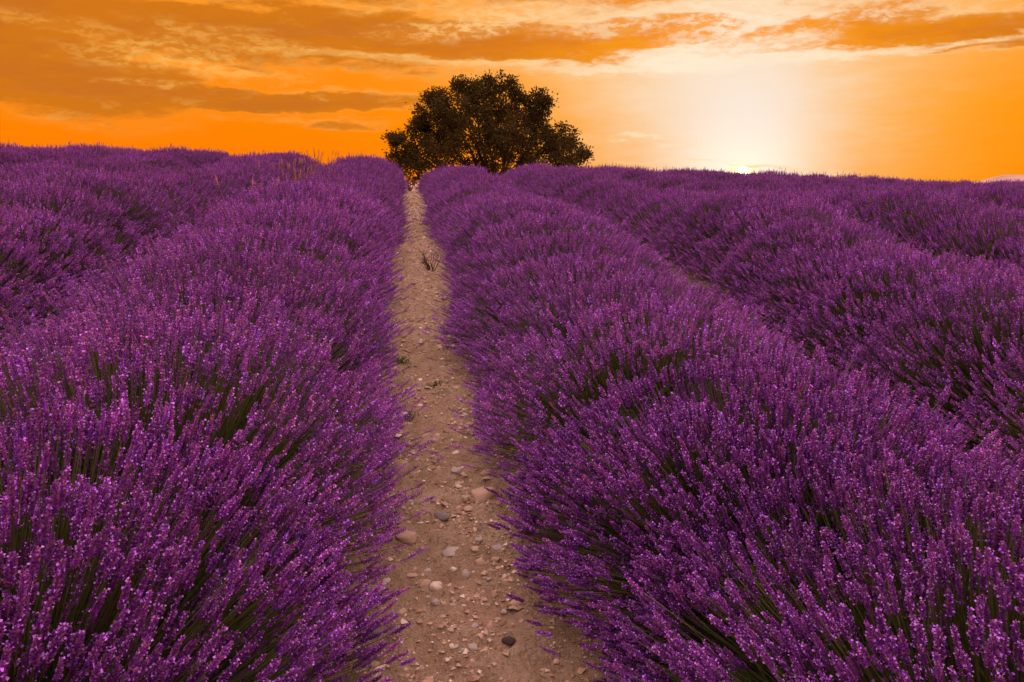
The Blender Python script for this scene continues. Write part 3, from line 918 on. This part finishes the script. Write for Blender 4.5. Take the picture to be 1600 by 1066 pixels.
big = [(753, 772, 44, 32, TAN, 0, 'large rounded tan stone at the right edge of the path, biggest in the open'),
       (622, 722, 36, 48, TAN, 1, 'big upright tan boulder half under the left lavender row'),
       (636, 841, 38, 20, TAN, 2, 'flat tan oval stone left of the path centre'),
       (706, 868, 34, 14, GREY, 3, 'grey pointed stone in the middle of the path'),
       (691, 816, 26, 11, DARK, 4, 'dark slate-grey flat stone in the middle of the path'),
       (684, 917, 24, 18, PALE, 5, 'whitish rounded stone, palest of the near stones'),
       (664, 914, 20, 18, TAN, 6, 'tan stone touching the whitish stone on its left'),
       (750, 882, 24, 18, TAN, 7, 'tan angular stone beside the right lavender edge'),
       (774, 880, 18, 8, TAN, 8, 'thin tan stone just right of the angular tan stone'),
       (761, 743, 22, 13, TAN, 9, 'tan stone just behind the largest open stone'),
       (715, 740, 20, 11, GREY, 2, 'greyish stone behind and left of the largest open stone'),
       (752, 836, 12, 9, DARK, 3, 'small dark pebble under the right lavender edge'),
       (748, 858, 14, 8, GREY, 1, 'small grey stone between the dark pebble and the angular tan stone'),
       (745, 868, 18, 8, TAN, 5, 'small flat tan stone behind the angular tan stone'),
       (778, 863, 20, 9, GREY, 6, 'grey flat stone beneath the right lavender stems'),
       (680, 956, 18, 12, GREY, 7, 'grey brown stone in front of the whitish stone'),
       (704, 918, 11, 8, DARK, 0, 'small dark pebble right of the whitish stone'),
       (728, 905, 14, 10, GREY, 4, 'small grey pebble between the whitish stone and the right row'),
       (708, 892, 14, 10, PALE, 8, 'small pale pebble above the whitish stone'),
       (669, 895, 16, 9, GREY, 9, 'grey flat pebble above the tan stone'),
       (605, 912, 14, 10, PALE, 2, 'small pale stone by the left lavender edge'),
       (588, 1036, 18, 14, TAN, 5, 'tan stone in the bottom left of the path'),
       (603, 1038, 12, 11, TAN, 3, 'smaller tan stone right beside the bottom left one'),
       (722, 1030, 10, 12, GREY, 1, 'grey pebble near the bottom of the path'),
       (591, 993, 18, 8, DARK, 4, 'dark flat chip near the left lavender edge'),
       (803, 955, 24, 13, TAN, 7, 'tan stone below the low hanging right flowers'),
       (788, 910, 10, 12, PALE, 6, 'upright pale pebble under the right flowers'),
       (860, 958, 9, 8, PALE, 0, 'tiny white pebble on bare soil beneath the right row'),
       (598, 960, 14, 9, TAN, 8, 'small tan stone beside the left flowers'),
       (714, 711, 16, 6, PALE, 9, 'thin pale stone chip above mid path'),
       (733, 668, 16, 9, TAN, 1, 'tan stone at the right path edge beyond the largest one'),
       (737, 680, 22, 10, TAN, 3, 'longish tan stone half hidden by the right flowers'),
       (640, 699, 12, 8, TAN, 5, 'tan pebble right of the big upright boulder'),
       (680, 697, 12, 8, TAN, 2, 'small tan pebble on mid path beyond the boulder'),
       (590, 794, 16, 10, TAN, 6, 'tan stone under the left row below the boulder'),
       (728, 790, 12, 12, TAN, 0, 'small tan stone left below the largest open stone'),
       (625, 756, 14, 5, PALE, 4, 'thin pale chip near the foot of the boulder'),
       (689, 546, 14, 6, PALE, 7, 'pale flat stone far up the path, left of a pair'),
       (709, 548, 18, 8, PALE, 8, 'pale flat stone far up the path, right of a pair'),
       (702, 525, 14, 5, PALE, 2, 'pale chip farther up the path near the right row'),
       (657, 534, 10, 6, PALE, 5, 'small white stone on the upper part of the path'),
       (713, 606, 18, 9, TAN, 9, 'tan stone by the right row on the upper path'),
       (605, 546, 16, 8, PALE, 3, 'pale stone under the left row on the upper path'),
       (630, 614, 12, 9, BROWN, 1, 'brown clod at the left edge of the upper path'),
       (674, 383, 8, 6, BROWN, 6, 'small brown stone near the dead weed'),
       (632, 848, 14, 8, BROWN, 0, 'brown clod in front of the flat tan oval stone'),
       (795, 1008, 22, 11, (.05, .03, .025), 4, 'dark brown clod at the bottom right of the path')]
for b in big: stone(*b[:6], b[6])
rp = random.Random(21)
cols = [TAN, PALE, TAN, GREY, TAN, BROWN]
cnt = 0
while cnt < 230:                                    # pebbles one can still see singly
    y = 2.0+6*rp.random()**1.5; x = PATH_X+rp.gauss(0, .28)
    if mnoise.noise(Vector((x*4, y*3, 9.0))) < rp.uniform(-.5, .25): continue
    if abs(x-PATH_X) > .55 or not in_view((x, y, terrain(x, y)), 0): continue
    if any((x-a)**2+(y-b)**2 < (c+.02)**2 for a, b, c in stone_spots): continue
    w = (.012+.022*rp.random()**2)*(1+y*.08); o = link('pebble', stone_data(rp.randrange(10), cols[rp.randrange(6)]))
    o.scale = (w*rp.uniform(.9, 1.4), w, w*rp.uniform(.40, .7)); o.rotation_euler = (0, 0, rp.uniform(0, 6.28))
    o.location = (x, y, soil_z(x, y)+w*.04); stone_spots.append((x, y, w/2))
    tag(o, 'small pale or tan pebble lying loose on the stony path', 'pebble', 'loose pebbles on the path'); cnt += 1

def gravel():
    """grit and crumbs too many to count"""
    r = np.random.default_rng(4)
    n = 26000
    y = 1.5+16*r.random(n)**2.0; x = PATH_X+r.normal(0, .34, n); ok = np.abs(x-PATH_X) < .66
    ok &= np.array([mnoise.noise(Vector((a*5, b*3.5, 2.0))) > t for a, b, t in zip(x, y, r.uniform(-.55, .2, n))])
    x, y = x[ok], y[ok]; n = len(x)
    oc = np.array([(1, 0, 0), (-1, 0, 0), (0, 1, 0), (0, -1, 0), (0, 0, .7), (0, 0, -.5)], float)*.5
    of = np.array([(0, 2, 4), (2, 1, 4), (1, 3, 4), (3, 0, 4), (2, 0, 5), (1, 2, 5), (3, 1, 5), (0, 3, 5)])
    temps = []
    for _ in range(8): temps.append((oc*r.uniform(.6, 1.2, (6, 1))+r.normal(0, .06, (6, 3)), of, np.ones((6, 3))))
    P = np.stack([x, y, [soil_z(a, b) for a, b in zip(x, y)]], 1)
    ang = r.uniform(0, 6.28, n)
    M = np.zeros((n, 3, 3)); M[:, 0, 0] = np.cos(ang); M[:, 0, 1] = -np.sin(ang); M[:, 1, 0] = np.sin(ang); M[:, 1, 1] = np.cos(ang); M[:, 2, 2] = 1
    c = np.array([TAN, PALE, BROWN, (.42, .27, .17), GREY, (.54, .38, .25)])[r.choice(6, n, p=[.3, .1, .2, .25, .05, .1])]*r.uniform(.8, 1.15, (n, 1))
    sc = (r.gamma(1.6, .0042, n)+.004)*(1+y*.12)
    V, F, C = scatter(temps, r.integers(0, 8, n), P, M, sc, c)
    tag(link('gravel', npmesh('gravel', V, F, M_STONE, C)), 'fine gravel and crumbs of soil scattered over the path', 'gravel', kind='stuff')
gravel()

def sticks():
    r = random.Random(9)
    specs = [(812, 972, 40, (.09, .05, .035), .004, 'short dark stick on the soil under the right row'),
             (611, 962, 22, (.55, .45, .33), .0016, 'pale curled straw near the left lavender edge'),
             (695, 818, 22, (.10, .06, .04), .002, 'thin dark twig touching the slate-grey stone'),
             (812, 1005, 22, (.40, .30, .2), .0012, 'thin pale straw at the bottom right of the path'),
             (676, 808, 10, (.10, .06, .05), .002, 'tiny upright dark twig beyond the slate-grey stone')]
    for px, py, L, col, w, lab in specs:
        p, t = ground_at(px, py); ln = L*t/FPX
        a = r.uniform(-.5, .5)
        pts = []
        for i in range(6):
            s = (i/5-.5)*ln; x = p.x+s*cos(a)+.15*ln*sin(i*1.1)*(.4 if w > .0015 else 1); y = p.y+s*sin(a)+.2*ln*cos(i*1.3)*(.3 if w > .003 else 1)
            pts.append((x-p.x, y-p.y, soil_z(x, y)+w*.8-p.z))
        v, f, c = tube(pts, [w*.8, w, w, w*.9, w*.8, w*.4], 6, col)
        tag(link('twig', npmesh('twig', v, f, M_DRY, c), None, p), lab, 'twig')
sticks()
def litter():
    """bits of straw and dropped florets"""
    r = np.random.default_rng(8); n = 1100
    y = 1.6+9*r.random(n)**1.6; x = PATH_X+r.normal(0, .38, n); ok = np.abs(x-PATH_X) < .72; x, y = x[ok], y[ok]; n = len(x)
    P = np.stack([x, y, np.array([soil_z(a, b) for a, b in zip(x, y)])+.003], 1)
    D = np.stack([r.normal(0, 1, n), r.normal(0, 1, n), r.normal(0, .15, n)], 1)
    t = np.where(r.random((n, 1)) < .6, np.array([[.36, .25, .15]]), np.array([[.13, .06, .06]]))*r.uniform(.7, 1.2, (n, 1))
    V, F, C = scatter([BLADE], np.zeros(n, int), P, frames(D, r.uniform(0, 6.28, n)), r.uniform(.2, .6, n), t)
    tag(link('plant_litter', npmesh('litter', V, F, M_DRY, C)), 'bits of straw and fallen florets strewn over the path', 'litter', kind='stuff')
litter()
